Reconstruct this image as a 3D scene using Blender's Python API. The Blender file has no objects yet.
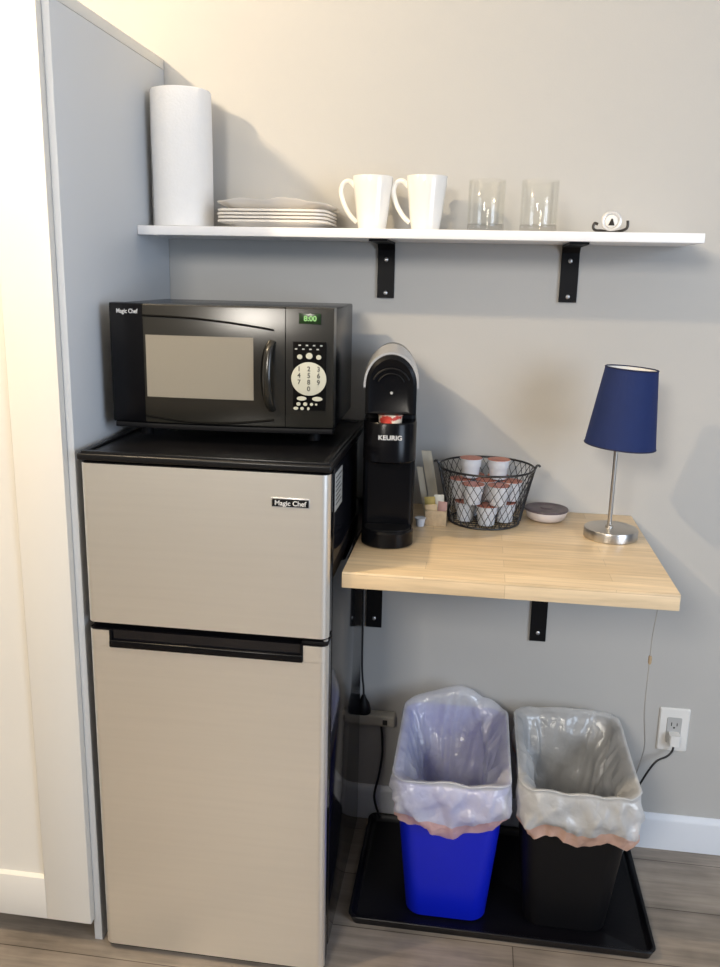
import bpy, bmesh, math, random
from mathutils import Vector, Matrix, noise
random.seed(7)
SC = bpy.context.scene
COL = SC.collection
PI = math.pi

# ---------------------------------------------------------------- materials
def nodes(name):
    m = bpy.data.materials.new(name); m.use_nodes = True
    nt = m.node_tree; b = nt.nodes['Principled BSDF']
    return m, nt, b
def setin(b, **kw):
    for k, v in kw.items():
        k = k.replace('_', ' ')
        if k in b.inputs: b.inputs[k].default_value = v
def pbr(name, col, rough=.5, metal=0, var=.06, vscale=18, bump=0, bscale=120, stretch=(1,1,1), spec=.5, coat=0):
    m, nt, b = nodes(name); N = nt.nodes; L = nt.links
    setin(b, Roughness=rough, Metallic=metal, Coat_Weight=coat)
    b.inputs['Specular IOR Level'].default_value = spec
    tc = N.new('ShaderNodeTexCoord'); mp = N.new('ShaderNodeMapping'); mp.inputs['Scale'].default_value = stretch
    L.new(tc.outputs['Object'], mp.inputs['Vector'])
    nz = N.new('ShaderNodeTexNoise'); nz.inputs['Scale'].default_value = vscale; nz.inputs['Detail'].default_value = 4
    L.new(mp.outputs[0], nz.inputs['Vector'])
    mx = N.new('ShaderNodeMix'); mx.data_type = 'RGBA'
    L.new(nz.outputs['Fac'], mx.inputs['Factor'])
    mx.inputs['A'].default_value = (*[max(0, c*(1-var)) for c in col], 1)
    mx.inputs['B'].default_value = (*[min(1, c*(1+var)) for c in col], 1)
    L.new(mx.outputs['Result'], b.inputs['Base Color'])
    if bump:
        n2 = N.new('ShaderNodeTexNoise'); n2.inputs['Scale'].default_value = bscale; n2.inputs['Detail'].default_value = 3
        L.new(mp.outputs[0], n2.inputs['Vector'])
        bp = N.new('ShaderNodeBump'); bp.inputs['Strength'].default_value = bump; bp.inputs['Distance'].default_value = .002
        L.new(n2.outputs['Fac'], bp.inputs['Height']); L.new(bp.outputs[0], b.inputs['Normal'])
    return m
def emis(name, col, s):
    m, nt, b = nodes(name); setin(b, Emission_Color=(*col, 1), Emission_Strength=s, Base_Color=(*col, 1)); return m

M = {}
M['wall'] = pbr('wall paint', (.485,.475,.452), .75, var=.02, vscale=3, bump=.08, bscale=260)
M['ceiling'] = pbr('ceiling paint', (.8,.79,.77), .8, var=.02)
M['white_lam'] = pbr('white laminate', (.74,.71,.65), .42, var=.015, vscale=6)
M['panel'] = pbr('side panel laminate', (.60,.62,.64), .45, var=.015, vscale=5)
M['shelf'] = pbr('white shelf laminate', (.86,.86,.87), .35, var=.01)
M['trim'] = pbr('baseboard paint', (.74,.77,.82), .4, var=.02)
M['black_steel'] = pbr('black powder coat', (.004,.004,.005), .5, var=.2, bump=.1, bscale=500, spec=.2)
M['screw'] = pbr('screw steel', (.55,.55,.55), .35, metal=.8)
M['steel'] = pbr('brushed stainless', (.90,.87,.805), .36, metal=.84, var=.035, vscale=4, bump=.05, bscale=60, stretch=(1,1,25))
M['nickel'] = pbr('brushed nickel', (.55,.52,.48), .3, metal=1, var=.06, bump=.05, bscale=90, stretch=(1,1,8))
M['black_gloss'] = pbr('glossy black plastic', (.003,.003,.004), .24, var=.1, spec=.22)
M['fridge_side'] = pbr('glossy black enamel', (.006,.006,.008), .10, var=.1, spec=.5)
M['fridge_top'] = pbr('black textured top', (.006,.006,.007), .30, var=.1, bump=.05, bscale=200, spec=.35)
M['black_matte'] = pbr('matte black plastic', (.005,.005,.006), .5, var=.1, spec=.2)
M['mw_front'] = pbr('microwave smoked gloss', (.018,.017,.014), .22, var=.06, spec=.55)
M['mw_window_reflection'] = pbr('microwave window painted reflection', (.25,.23,.19), .3, var=.04, vscale=400, spec=.4)  # beige base colour paints in the reflection of the lit room on the mesh
M['mw_line'] = pbr('microwave black line', (.002,.002,.002), .7, spec=.1)
M['ivory'] = pbr('ivory key', (.52,.52,.43), .5, var=.03)
M['key_ink'] = pbr('key legend ink', (.06,.06,.05), .6)
M['letter'] = pbr('silver lettering', (.62,.62,.62), .4, var=.02)
M['lcd'] = emis('green clock digits', (.20,.42,.15), .30)
M['lcd_back'] = pbr('dark green display', (.010,.03,.008), .25)
M['china'] = pbr('white glazed china', (.82,.80,.76), .18, var=.01, spec=.6)
M['plate'] = pbr('cream plate', (.80,.75,.68), .3, var=.02)
M['paper'] = pbr('paper towel', (.80,.80,.80), .9, var=.02, vscale=60, bump=.35, bscale=180)
M['card'] = pbr('cardboard', (.45,.33,.2), .85)
M['silver'] = pbr('silver plastic', (.62,.62,.63), .28, metal=.55, var=.02)
M['navy'] = pbr('navy lampshade fabric', (.003,.016,.095), .8, var=.12, vscale=30, bump=.25, bscale=700)
M['navy_trim'] = pbr('navy binding', (.006,.010,.05), .7)
M['shade_white'] = pbr('white shade lining', (.82,.82,.80), .7)
M['pod_cup'] = pbr('pod plastic', (.62,.64,.68), .4, var=.03)
M['pod_foil'] = pbr('pod foil', (.42,.13,.08), .35, var=.5, vscale=130, metal=.2)
M['pod_foil_red'] = pbr('red and cream pod foil', (.75,.35,.28), .35, var=.5, vscale=55)
for n_ in M['pod_foil_red'].node_tree.nodes:
    if n_.type == 'MIX': n_.inputs['A'].default_value = (.95,.80,.62,1); n_.inputs['B'].default_value = (.62,.06,.04,1); mixn = n_
rmp = M['pod_foil_red'].node_tree.nodes.new('ShaderNodeMapRange'); rmp.inputs['From Min'].default_value = .46; rmp.inputs['From Max'].default_value = .54
lk = mixn.inputs['Factor'].links[0]; src = lk.from_socket; M['pod_foil_red'].node_tree.links.new(src, rmp.inputs['Value']); M['pod_foil_red'].node_tree.links.new(rmp.outputs[0], mixn.inputs['Factor'])
M['wire'] = pbr('black wire', (.012,.012,.014), .4)
M['blue_bin'] = pbr('blue bin plastic', (.002,.012,.52), .4, var=.04)
M['black_bin'] = pbr('black bin plastic', (.005,.005,.006), .5, spec=.2)
M['tray'] = pbr('black tray plastic', (.004,.004,.006), .35, var=.15, bump=.2, bscale=90, spec=.25)
M['outlet'] = pbr('outlet plastic', (.78,.77,.74), .35, var=.01)
M['slot'] = pbr('outlet slot', (.03,.03,.03), .6)
M['outlet_face'] = pbr('grey receptacle face', (.46,.46,.45), .4, var=.05)
M['strip'] = pbr('off white strip plastic', (.52,.49,.42), .5, var=.03)
M['cord_black'] = pbr('black cord', (.01,.01,.011), .5)
M['cord_clear'] = pbr('grey cord', (.40,.39,.37), .4)
M['dish_white'] = pbr('white dish', (.74,.68,.66), .35)
M['dish_lid'] = pbr('mottled dark lid', (.10,.075,.085), .4, var=.7, vscale=60)
M['kraft'] = pbr('kraft paper packets', (.52,.38,.22), .75, var=.35, vscale=90)
M['kraft_box'] = pbr('tan box', (.42,.31,.19), .7, var=.35, vscale=110)
M['sugar_white'] = pbr('white packet', (.66,.64,.56), .7, var=.08)
M['sugar_yellow'] = pbr('yellow packet', (.50,.38,.12), .7, var=.25, vscale=90)
M['sugar_pink'] = pbr('pink packet', (.42,.25,.22), .7, var=.15)
M['stick'] = pbr('pale wooden stirrers', (.60,.54,.42), .7, var=.1, stretch=(10,10,1))
M['sticker'] = pbr('label sticker', (.42,.43,.42), .5, var=.05)
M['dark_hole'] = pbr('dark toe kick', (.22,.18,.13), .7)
M['orn_silver'] = pbr('ornament silver', (.75,.74,.72), .25, metal=.4)
M['orn_dark'] = pbr('ornament dark', (.05,.045,.04), .3, metal=.6)

def glass_mat(name, tint, k):
    m = bpy.data.materials.new(name); m.use_nodes = True
    nt = m.node_tree; N = nt.nodes; L = nt.links; N.clear()
    out = N.new('ShaderNodeOutputMaterial'); tr = N.new('ShaderNodeBsdfTransparent'); tr.inputs[0].default_value = (tint, tint, tint*.99, 1)
    gl = N.new('ShaderNodeBsdfGlossy'); gl.inputs['Roughness'].default_value = .06
    fr = N.new('ShaderNodeFresnel'); fr.inputs['IOR'].default_value = 1.5; mx = N.new('ShaderNodeMixShader')
    kk = N.new('ShaderNodeMath'); kk.operation = 'MULTIPLY'; kk.inputs[1].default_value = k; L.new(fr.outputs[0], kk.inputs[0]); mi = N.new('ShaderNodeMath'); mi.operation = 'MINIMUM'; mi.inputs[1].default_value = .13; L.new(kk.outputs[0], mi.inputs[0]); L.new(mi.outputs[0], mx.inputs[0]); L.new(tr.outputs[0], mx.inputs[1]); L.new(gl.outputs[0], mx.inputs[2]); L.new(mx.outputs[0], out.inputs[0])
    return m
M['glass'] = glass_mat('clear glass', .992, .8)
M['glass_base'] = glass_mat('thick glass base', .86, .7)

def bag_mat(name, col, opac):
    m = bpy.data.materials.new(name); m.use_nodes = True
    nt = m.node_tree; N = nt.nodes; L = nt.links; N.clear()
    out = N.new('ShaderNodeOutputMaterial')
    tr = N.new('ShaderNodeBsdfTransparent')
    df = N.new('ShaderNodeBsdfDiffuse'); df.inputs[0].default_value = (*col, 1)
    tl = N.new('ShaderNodeBsdfTranslucent'); tl.inputs[0].default_value = (*col, 1)
    gl = N.new('ShaderNodeBsdfGlossy'); gl.inputs['Roughness'].default_value = .28
    a = N.new('ShaderNodeMixShader'); a.inputs[0].default_value = .35
    L.new(df.outputs[0], a.inputs[1]); L.new(tl.outputs[0], a.inputs[2])
    a2 = N.new('ShaderNodeMixShader'); a2.inputs[0].default_value = .11
    L.new(a.outputs[0], a2.inputs[1]); L.new(gl.outputs[0], a2.inputs[2])
    c = N.new('ShaderNodeMixShader')
    tc = N.new('ShaderNodeTexCoord'); nz = N.new('ShaderNodeTexNoise'); nz.inputs['Scale'].default_value = 22; nz.inputs['Detail'].default_value = 5
    L.new(tc.outputs['Object'], nz.inputs['Vector'])
    mr = N.new('ShaderNodeMapRange'); mr.inputs['From Min'].default_value = .3; mr.inputs['From Max'].default_value = .7
    mr.inputs['To Min'].default_value = opac-.05; mr.inputs['To Max'].default_value = opac+.05
    L.new(nz.outputs['Fac'], mr.inputs['Value']); L.new(mr.outputs[0], c.inputs[0])
    L.new(tr.outputs[0], c.inputs[1]); L.new(a2.outputs[0], c.inputs[2])
    vo = N.new('ShaderNodeTexVoronoi'); vo.feature = 'DISTANCE_TO_EDGE'; vo.inputs['Scale'].default_value = 26
    wn = N.new('ShaderNodeTexNoise'); wn.inputs['Scale'].default_value = 14; wn.inputs['Detail'].default_value = 3
    L.new(tc.outputs['Object'], wn.inputs['Vector'])
    va = N.new('ShaderNodeVectorMath'); va.operation = 'MULTIPLY_ADD'; va.inputs[1].default_value = (.12,.12,.12)
    L.new(wn.outputs['Color'], va.inputs[0]); L.new(tc.outputs['Object'], va.inputs[2]); L.new(va.outputs[0], vo.inputs['Vector'])
    bp = N.new('ShaderNodeBump'); bp.inputs['Strength'].default_value = .28; bp.inputs['Distance'].default_value = .012
    L.new(vo.outputs['Distance'], bp.inputs['Height'])
    for q in (df, tl, gl): L.new(bp.outputs[0], q.inputs['Normal'])
    L.new(c.outputs[0], out.inputs[0])
    return m
M['bag'] = bag_mat('translucent white bag film', (.95,.96,.99), .66)
M['bag2'] = bag_mat('milky white bag film', (.95,.95,.94), .66)
M['hem'] = bag_mat('pink drawstring hem', (1,.64,.50), .74)

def floor_mat():
    m, nt, b = nodes('grey brown plank floor'); N = nt.nodes; L = nt.links
    tc = N.new('ShaderNodeTexCoord')
    br = N.new('ShaderNodeTexBrick'); br.offset = .37
    br.inputs['Scale'].default_value = 1; br.inputs['Brick Width'].default_value = 1.2; br.inputs['Row Height'].default_value = .17
    br.inputs['Mortar Size'].default_value = .0012; br.inputs['Mortar Smooth'].default_value = .2; br.inputs['Bias'].default_value = 0
    br.inputs['Color1'].default_value = (.30,.255,.21,1); br.inputs['Color2'].default_value = (.225,.188,.152,1); br.inputs['Mortar'].default_value = (.08,.06,.045,1)
    mp0 = N.new('ShaderNodeMapping'); mp0.inputs['Location'].default_value = (.33,.06,0)
    L.new(tc.outputs['Object'], mp0.inputs[0]); L.new(mp0.outputs[0], br.inputs['Vector'])
    mp = N.new('ShaderNodeMapping'); mp.inputs['Scale'].default_value = (2.2,26,1)
    L.new(tc.outputs['Object'], mp.inputs[0])
    nz = N.new('ShaderNodeTexNoise'); nz.inputs['Scale'].default_value = 1.6; nz.inputs['Detail'].default_value = 7; nz.inputs['Roughness'].default_value = .62
    L.new(mp.outputs[0], nz.inputs['Vector'])
    n2 = N.new('ShaderNodeTexNoise'); n2.inputs['Scale'].default_value = 5; n2.inputs['Detail'].default_value = 4
    L.new(tc.outputs['Object'], n2.inputs['Vector'])
    ad = N.new('ShaderNodeMath'); ad.operation = 'ADD'; L.new(nz.outputs['Fac'], ad.inputs[0]); L.new(n2.outputs['Fac'], ad.inputs[1])
    mr = N.new('ShaderNodeMapRange'); mr.inputs['From Min'].default_value = .65; mr.inputs['From Max'].default_value = 1.35; mr.inputs['To Min'].default_value = .45; mr.inputs['To Max'].default_value = 1.5
    L.new(ad.outputs[0], mr.inputs['Value'])
    mx = N.new('ShaderNodeMix'); mx.data_type = 'RGBA'; mx.blend_type = 'MULTIPLY'; mx.inputs['Factor'].default_value = 1
    L.new(br.outputs['Color'], mx.inputs['A']); L.new(mr.outputs[0], mx.inputs['B'])
    L.new(mx.outputs['Result'], b.inputs['Base Color']); setin(b, Roughness=.45)
    bp = N.new('ShaderNodeBump'); bp.inputs['Strength'].default_value = .15; bp.inputs['Distance'].default_value = .002
    L.new(nz.outputs['Fac'], bp.inputs['Height']); L.new(bp.outputs[0], b.inputs['Normal'])
    return m
M['floor'] = floor_mat()

def block_mat():
    m, nt, b = nodes('maple butcher block'); N = nt.nodes; L = nt.links
    tc = N.new('ShaderNodeTexCoord'); sp = N.new('ShaderNodeSeparateXYZ'); L.new(tc.outputs['Object'], sp.inputs[0])
    ad = N.new('ShaderNodeMath'); ad.operation = 'SUBTRACT'; L.new(sp.outputs['Y'], ad.inputs[0]); L.new(sp.outputs['Z'], ad.inputs[1])
    cb = N.new('ShaderNodeCombineXYZ'); L.new(sp.outputs['X'], cb.inputs[0]); L.new(ad.outputs[0], cb.inputs[1])
    br = N.new('ShaderNodeTexBrick'); br.offset = .43
    br.inputs['Scale'].default_value = 1; br.inputs['Brick Width'].default_value = .34; br.inputs['Row Height'].default_value = .042
    br.inputs['Mortar Size'].default_value = .0005; br.inputs['Bias'].default_value = -.1
    br.inputs['Color1'].default_value = (.72,.56,.36,1); br.inputs['Color2'].default_value = (.62,.46,.275,1); br.inputs['Mortar'].default_value = (.50,.37,.23,1)
    L.new(cb.outputs[0], br.inputs['Vector'])
    mp = N.new('ShaderNodeMapping'); mp.inputs['Scale'].default_value = (3,34,1); L.new(cb.outputs[0], mp.inputs[0])
    nz = N.new('ShaderNodeTexNoise'); nz.inputs['Scale'].default_value = 2.5; nz.inputs['Detail'].default_value = 6
    L.new(mp.outputs[0], nz.inputs['Vector'])
    mr = N.new('ShaderNodeMapRange'); mr.inputs['From Min'].default_value = .3; mr.inputs['From Max'].default_value = .7; mr.inputs['To Min'].default_value = .86; mr.inputs['To Max'].default_value = 1.14
    L.new(nz.outputs['Fac'], mr.inputs['Value'])
    mx = N.new('ShaderNodeMix'); mx.data_type = 'RGBA'; mx.blend_type = 'MULTIPLY'; mx.inputs['Factor'].default_value = 1
    L.new(br.outputs['Color'], mx.inputs['A']); L.new(mr.outputs[0], mx.inputs['B'])
    L.new(mx.outputs['Result'], b.inputs['Base Color']); setin(b, Roughness=.38)
    return m
M['block'] = block_mat()

# ---------------------------------------------------------------- mesh helpers
def merge(bm, t):
    me = bpy.data.meshes.new('tmp'); t.to_mesh(me); t.free(); bm.from_mesh(me); bpy.data.meshes.remove(me)
def bx(bm, x0, x1, y0, y1, z0, z1, bev=.001, seg=2):
    t = bmesh.new(); bmesh.ops.create_cube(t, size=1)
    for v in t.verts:
        v.co = Vector(((x0+x1)/2+v.co.x*(x1-x0), (y0+y1)/2+v.co.y*(y1-y0), (z0+z1)/2+v.co.z*(z1-z0)))
    if bev: bmesh.ops.bevel(t, geom=t.edges[:], offset=bev, segments=seg, affect='EDGES', profile=.5)
    merge(bm, t)
def box(*a, **k):
    bm = bmesh.new(); bx(bm, *a, **k); return bm
def loft(bm, rings, cap0=True, cap1=True, closed=True):
    R = [[bm.verts.new(Vector(p)) for p in r] for r in rings]; n = len(R[0])
    for a, b in zip(R, R[1:]):
        for i in range(n if closed else n-1):
            j = (i+1) % n; bm.faces.new((a[i], a[j], b[j], b[i]))
    if cap0 and closed: bm.faces.new(R[0][::-1])
    if cap1 and closed: bm.faces.new(R[-1])
    return bm
def circ(cx, cy, z, r, n=40, ry=None):
    ry = ry or r
    return [(cx+r*math.cos(2*PI*i/n), cy+ry*math.sin(2*PI*i/n), z) for i in range(n)]
def lathe(bm, cx, cy, prof, n=40, cap0=True, cap1=True):
    loft(bm, [circ(cx, cy, z, r, n) for r, z in prof], cap0, cap1)
    return bm
def rrect(cx, cy, z, hx, hy, r, n=8):
    pts = []
    for k, (sx, sy) in enumerate(((1,1),(-1,1),(-1,-1),(1,-1))):
        for i in range(n+1):
            a = PI/2*k + PI/2*i/n
            pts.append((cx+sx*(hx-r)+r*math.cos(a), cy+sy*(hy-r)+r*math.sin(a), z))
    return pts
def even_rrect(cx, cy, z, hx, hy, r, N):
    """rounded rectangle sampled evenly along its perimeter"""
    P = rrect(cx, cy, z, hx, hy, r, 10); P.append(P[0]); D = [0]
    for a, b in zip(P, P[1:]): D.append(D[-1]+math.hypot(b[0]-a[0], b[1]-a[1]))
    out = []; k = 0
    for i in range(N):
        d = D[-1]*i/N
        while D[k+1] < d: k += 1
        f = (d-D[k])/max(1e-9, D[k+1]-D[k]); a, b = P[k], P[k+1]
        out.append((a[0]+(b[0]-a[0])*f, a[1]+(b[1]-a[1])*f, z))
    return out
def smooth_path(pts, sub=8):
    P = [Vector(p) for p in pts]; P = [P[0]*2-P[1]]+P+[P[-1]*2-P[-2]]; out = []
    for i in range(1, len(P)-2):
        for s in range(sub):
            t = s/sub; a, b, c, d = P[i-1:i+3]
            out.append(.5*((2*b)+(c-a)*t+(2*a-5*b+4*c-d)*t*t+(3*b-a-3*c+d)*t**3))
    out.append(P[-2]); return out
def tube(bm, pts, r, n=8, sub=0, cyc=False, rz=None):
    P = smooth_path(pts, sub) if sub else [Vector(p) for p in pts]
    rings = []; m = len(P); up = None
    for i, p in enumerate(P):
        if cyc: d = P[(i+1) % m]-P[i-1]
        else: d = P[min(i+1, m-1)]-P[max(i-1, 0)]
        d.normalize()
        if up is None:
            up = Vector((0,0,1)) if abs(d.z) < .9 else Vector((1,0,0))
        s = d.cross(up).normalized(); up = s.cross(d).normalized()
        rr = r[i*(len(r)-1)//max(1, m-1)] if isinstance(r, (list, tuple)) else r
        rings.append([p+s*(rr*math.cos(2*PI*k/n))+up*((rz or rr)*math.sin(2*PI*k/n)) for k in range(n)])
    if cyc: rings.append(rings[0])
    loft(bm, rings, not cyc, not cyc)
    if cyc: bmesh.ops.remove_doubles(bm, verts=bm.verts[:], dist=1e-6)
    return bm
def prism(bm, pts2, a0, a1, axis='y'):
    def P(p, a): return (p[0], a, p[1]) if axis == 'y' else (a, p[0], p[1]) if axis == 'x' else (p[0], p[1], a)
    return loft(bm, [[P(p, a0) for p in pts2], [P(p, a1) for p in pts2]])

def rootloc(o):
    while o.parent: o = o.parent
    return o.location.copy()
def obj(name, bm, mat, parent=None, smooth=True, ang=35, mats=None):
    if parent is not None:
        bmesh.ops.transform(bm, matrix=Matrix.Translation(-rootloc(parent)), verts=bm.verts[:])
    bmesh.ops.recalc_face_normals(bm, faces=bm.faces[:])
    if smooth:
        for f in bm.faces: f.smooth = True
        lim = math.radians(ang)
        for e in bm.edges:
            if len(e.link_faces) == 2 and e.calc_face_angle(0) > lim: e.smooth = False
    me = bpy.data.meshes.new(name); bm.to_mesh(me); bm.free()
    me.materials.append(M[mat])
    for x in (mats or []): me.materials.append(M[x])
    o = bpy.data.objects.new(name, me); COL.objects.link(o); o.parent = parent
    return o
def thing(name, label, cat, loc, group=None):
    o = bpy.data.objects.new(name, None); COL.objects.link(o); o.location = loc
    o.empty_display_size = .05
    tag(o, label, cat, group); return o
def tag(o, label, cat, group=None):
    o['label'] = label; o['category'] = cat
    if group: o['group'] = group
    return o
def single(name, bm, mat, loc, label, cat, group=None, **k):
    """a one-mesh thing with its origin at loc"""
    bmesh.ops.transform(bm, matrix=Matrix.Translation(-Vector(loc)), verts=bm.verts[:])
    o = obj(name, bm, mat, None, **k); o.location = loc
    return tag(o, label, cat, group)
def struct(name, bm, mat, **k):
    o = obj(name, bm, mat, None, **k); o['kind'] = 'structure'; return o
def copy_tree(o, parent=None):
    c = o.copy(); COL.objects.link(c); c.parent = parent
    for ch in list(o.children): copy_tree(ch, c)
    return c
def text_bm(body, size, mat4, extrude=.0004, sx=1.0, bold=0):
    cu = bpy.data.curves.new('lettering', 'FONT'); cu.body = body; cu.size = size; cu.extrude = extrude
    cu.align_x = 'CENTER'; cu.align_y = 'CENTER'; cu.offset = bold
    o = bpy.data.objects.new('lettering', cu); COL.objects.link(o)
    bpy.context.view_layer.update()
    me = bpy.data.meshes.new_from_object(o.evaluated_get(bpy.context.evaluated_depsgraph_get()))
    bpy.data.objects.remove(o); bm = bmesh.new(); bm.from_mesh(me); bpy.data.meshes.remove(me)
    bmesh.ops.transform(bm, matrix=mat4 @ Matrix.Diagonal((sx,1,1,1)), verts=bm.verts[:])
    return bm
def facing(x, y, z): return Matrix.Translation((x, y, z)) @ Matrix.Rotation(PI/2, 4, 'X')

# ---------------------------------------------------------------- the setting
struct('floor', box(-3, 3.5, -4.2, .02, -.05, 0, bev=0), 'floor')
struct('wall_back', box(-3, 3.5, 0, .12, 0, 2.75, bev=0), 'wall')
struct('ceiling', box(-3, 3.5, -4.2, .12, 2.75, 2.83, bev=0), 'ceiling')
bm = bmesh.new()
prism(bm, [(0,0),(-.013,0),(-.013,.078),(-.011,.085),(-.006,.090),(-.003,.094),(0,.094)], .002, 3.4, 'x')
struct('baseboard_back', bm, 'trim')

# ---------------------------------------------------------------- tall white cabinet on the left
PZ = 1.855
t = thing('tall_cabinet', 'tall white cabinet at the left edge, grey side panel beside the fridge', 'cabinet', (-.3,-.26,0))
bm = box(-.017, 0, -.5247, -.002, 0, PZ-.022, bev=.0008); obj('side_panel', bm, 'panel', t)
bm = bmesh.new(); bx(bm, -.62, .0005, -.5247, -.002, PZ-.0215, PZ, bev=.001); obj('top_panel', bm, 'white_lam', t)
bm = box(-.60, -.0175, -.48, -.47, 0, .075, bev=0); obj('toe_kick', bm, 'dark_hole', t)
bm = box(-.62, -.0175, -.465, -.002, .076, PZ-.022, bev=.001); obj('carcass', bm, 'white_lam', t)
# shaker door: frame and recessed field
DL, DR, D0, D1 = -.62, -.0135, .0535, PZ+.0
bm = bmesh.new()
bx(bm, DR-.098, DR, -.5445, -.5255, D0, D1, bev=.0012)
bx(bm, DL, DL+.098, -.5445, -.5255, D0, D1, bev=.0012)
bx(bm, DL+.098, DR-.098, -.5445, -.5255, D0, D0+.098, bev=.0012)
bx(bm, DL+.098, DR-.098, -.5445, -.5255, D1-.098, D1, bev=.0012)
bx(bm, DL+.09, DR-.09, -.535, -.5265, D0+.09, D1-.09, bev=0)
# small inner bevel strip around the field
z0, z1, xa, xb = D0+.098, D1-.098, DL+.098, DR-.098
loft(bm, [[(xa,-.5440,z0),(xb,-.5440,z0),(xb,-.5440,z1),(xa,-.5440,z1)],
          [(xa+.004,-.535,z0+.004),(xb-.004,-.535,z0+.004),(xb-.004,-.535,z1-.004),(xa+.004,-.535,z1-.004)]], False, False)
obj('door', bm, 'white_lam', t)

# ---------------------------------------------------------------- wall shelf and counter
single('wall_shelf', box(.001, 1.1549, -.19, -.0015, 1.470, 1.4887, bev=.0012), 'shelf', (.58,-.1,1.47),
       'long white floating shelf on the wall holding mugs and glasses', 'shelf')
single('butcher_block_counter', box(.5035, 1.1037, -.5173, -.0015, .8333, .8643, bev=.0018), 'block', (.8,-.25,.8333),
       'pale maple butcher block counter carrying the blue lamp and basket', 'counter')

def bracket(xc, ztop, drop, arm, label, screws):
    w, th = .0385, .005
    t = thing('shelf_bracket', label, 'bracket', (xc, -.0015, ztop))
    pr = [(-.001,ztop-.0005),(-.001,ztop-drop),(-.001-th,ztop-drop),(-.001-th,ztop-th-.012),(-.001-th-.012,ztop-th),(-arm,ztop-th),(-arm,ztop-.0005)]
    bm = bmesh.new(); prism(bm, pr, xc-w/2, xc+w/2, 'x')
    obj('angle_plate', bm, 'black_steel', t)
    for z in screws:
        bm = bmesh.new(); prof = [(.0048,0),(.0048,.001),(.0035,.0022),(.0012,.0026)]
        loft(bm, [[(xc+r*math.cos(a*PI/8), -.0062-h, z+r*math.sin(a*PI/8)) for a in range(16)] for r, h in prof])
        obj('screw', bm, 'screw', t)
bracket(.5130, 1.4698, .123, .17, 'black angle bracket under the white shelf, left one above the coffee maker', (1.4315,1.358))
bracket(.9202, 1.4698, .123, .17, 'black angle bracket under the white shelf, right one near the lamp', (1.436,1.359))
bracket(.5065, .8330, .294, .34, 'black angle bracket under the wooden counter beside the fridge', (.563,.70))
bracket(.9097, .8330, .298, .34, 'black angle bracket under the wooden counter above the two bins', (.5565,.70))

# ---------------------------------------------------------------- refrigerator
X0, X1 = .0170, .4840
YF = -.5458
t = thing('refrigerator', 'two-door stainless steel mini fridge with black top and sides', 'fridge', (.257,-.3,0))
bm = box(X0, X1, -.494, -.062, .0290, 1.0545, bev=.004); obj('cabinet_body', bm, 'fridge_side', t)
bm = bmesh.new()
bx(bm, X0-.003, X1+.003, -.548, -.060, 1.0555, 1.0690, bev=.004, seg=3)
# shallow raised surround on the top
for a in ((X0+.003,X1-.003,-.543,-.531),(X0+.003,X1-.003,-.080,-.068),(X0+.003,X0+.015,-.531,-.080),(X1-.015,X1-.003,-.531,-.080)):
    bx(bm, a[0], a[1], a[2], a[3], 1.066, 1.0730, bev=.002)
obj('top_cover', bm, 'fridge_top', t)
def fdoor(z0, z1):
    r = 0.016; n = 6
    ring = [(X0, -.498), (X0, YF+r)]
    ring += [(X0+r-r*math.cos(PI/2*i/n), YF+r-r*math.sin(PI/2*i/n)) for i in range(1, n+1)]
    ring += [(X1-r+r*math.sin(PI/2*i/n), YF+r-r*math.cos(PI/2*i/n)) for i in range(0, n+1)]
    ring += [(X1, -.498)]
    return ring
def door_skin(z0, z1, notch=None):
    # steel wrap, 1.2 mm proud of a black door core
    bm = bmesh.new(); ring = fdoor(z0, z1)
    ys = [p for p in ring if p[1] < YF+.0165]
    inner = [(min(max(x, X0+.0012), X1-.0012), y+.0012) for x, y in ys][::-1]
    prof = ys+inner
    loft(bm, [[(x, y, z0+.002) for x, y in prof], [(x, y, z0+.0005) for x, y in prof][::1] if 0 else [(x, y, z1-.002) for x, y in prof]])
    return bm
def door_core(z0, z1):
    bm = bmesh.new(); prof = [(min(max(x, X0+.0016), X1-.0016), y+.0014) for x, y in fdoor(z0, z1)]
    prof[0] = (prof[0][0], -.498); prof[-1] = (prof[-1][0], -.498)
    loft(bm, [[(x, y, z0) for x, y in prof], [(x, y, z1) for x, y in prof]]); return bm
dr = obj('freezer_door', door_skin(.7385, 1.0526), 'steel', t)
obj('door_core', door_core(.7385, 1.0526), 'fridge_side', dr)
bm = bmesh.new(); bx(bm, .3785, .4485, YF-.0022, YF-.0002, .9885, 1.0065, bev=.0008)
bg = obj('badge', bm, 'silver', dr)
bm = bmesh.new(); bx(bm, .3800, .4470, YF-.0027, YF-.0018, .9905, 1.0045, bev=.0003); obj('badge_face', bm, 'black_matte', dr)
obj('badge_lettering', text_bm('Magic Chef', .0125, facing(.4135, YF-.0031, .9968), sx=1.02, bold=.0002), 'letter', dr)
bm = bmesh.new(); bx(bm, X0+.0, X1, -.52, -.498, .7270, .7385, bev=0); bx(bm, .435, .484, -.543, -.50, .7275, .7335, bev=.001); obj('hinge_strip', bm, 'black_matte', t)
bm = bmesh.new(); lathe(bm, .478, -.534, [(.005,.7335),(.005,.7375),(.003,.7384)], 16); obj('hinge_pin', bm, 'screw', t)
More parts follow.
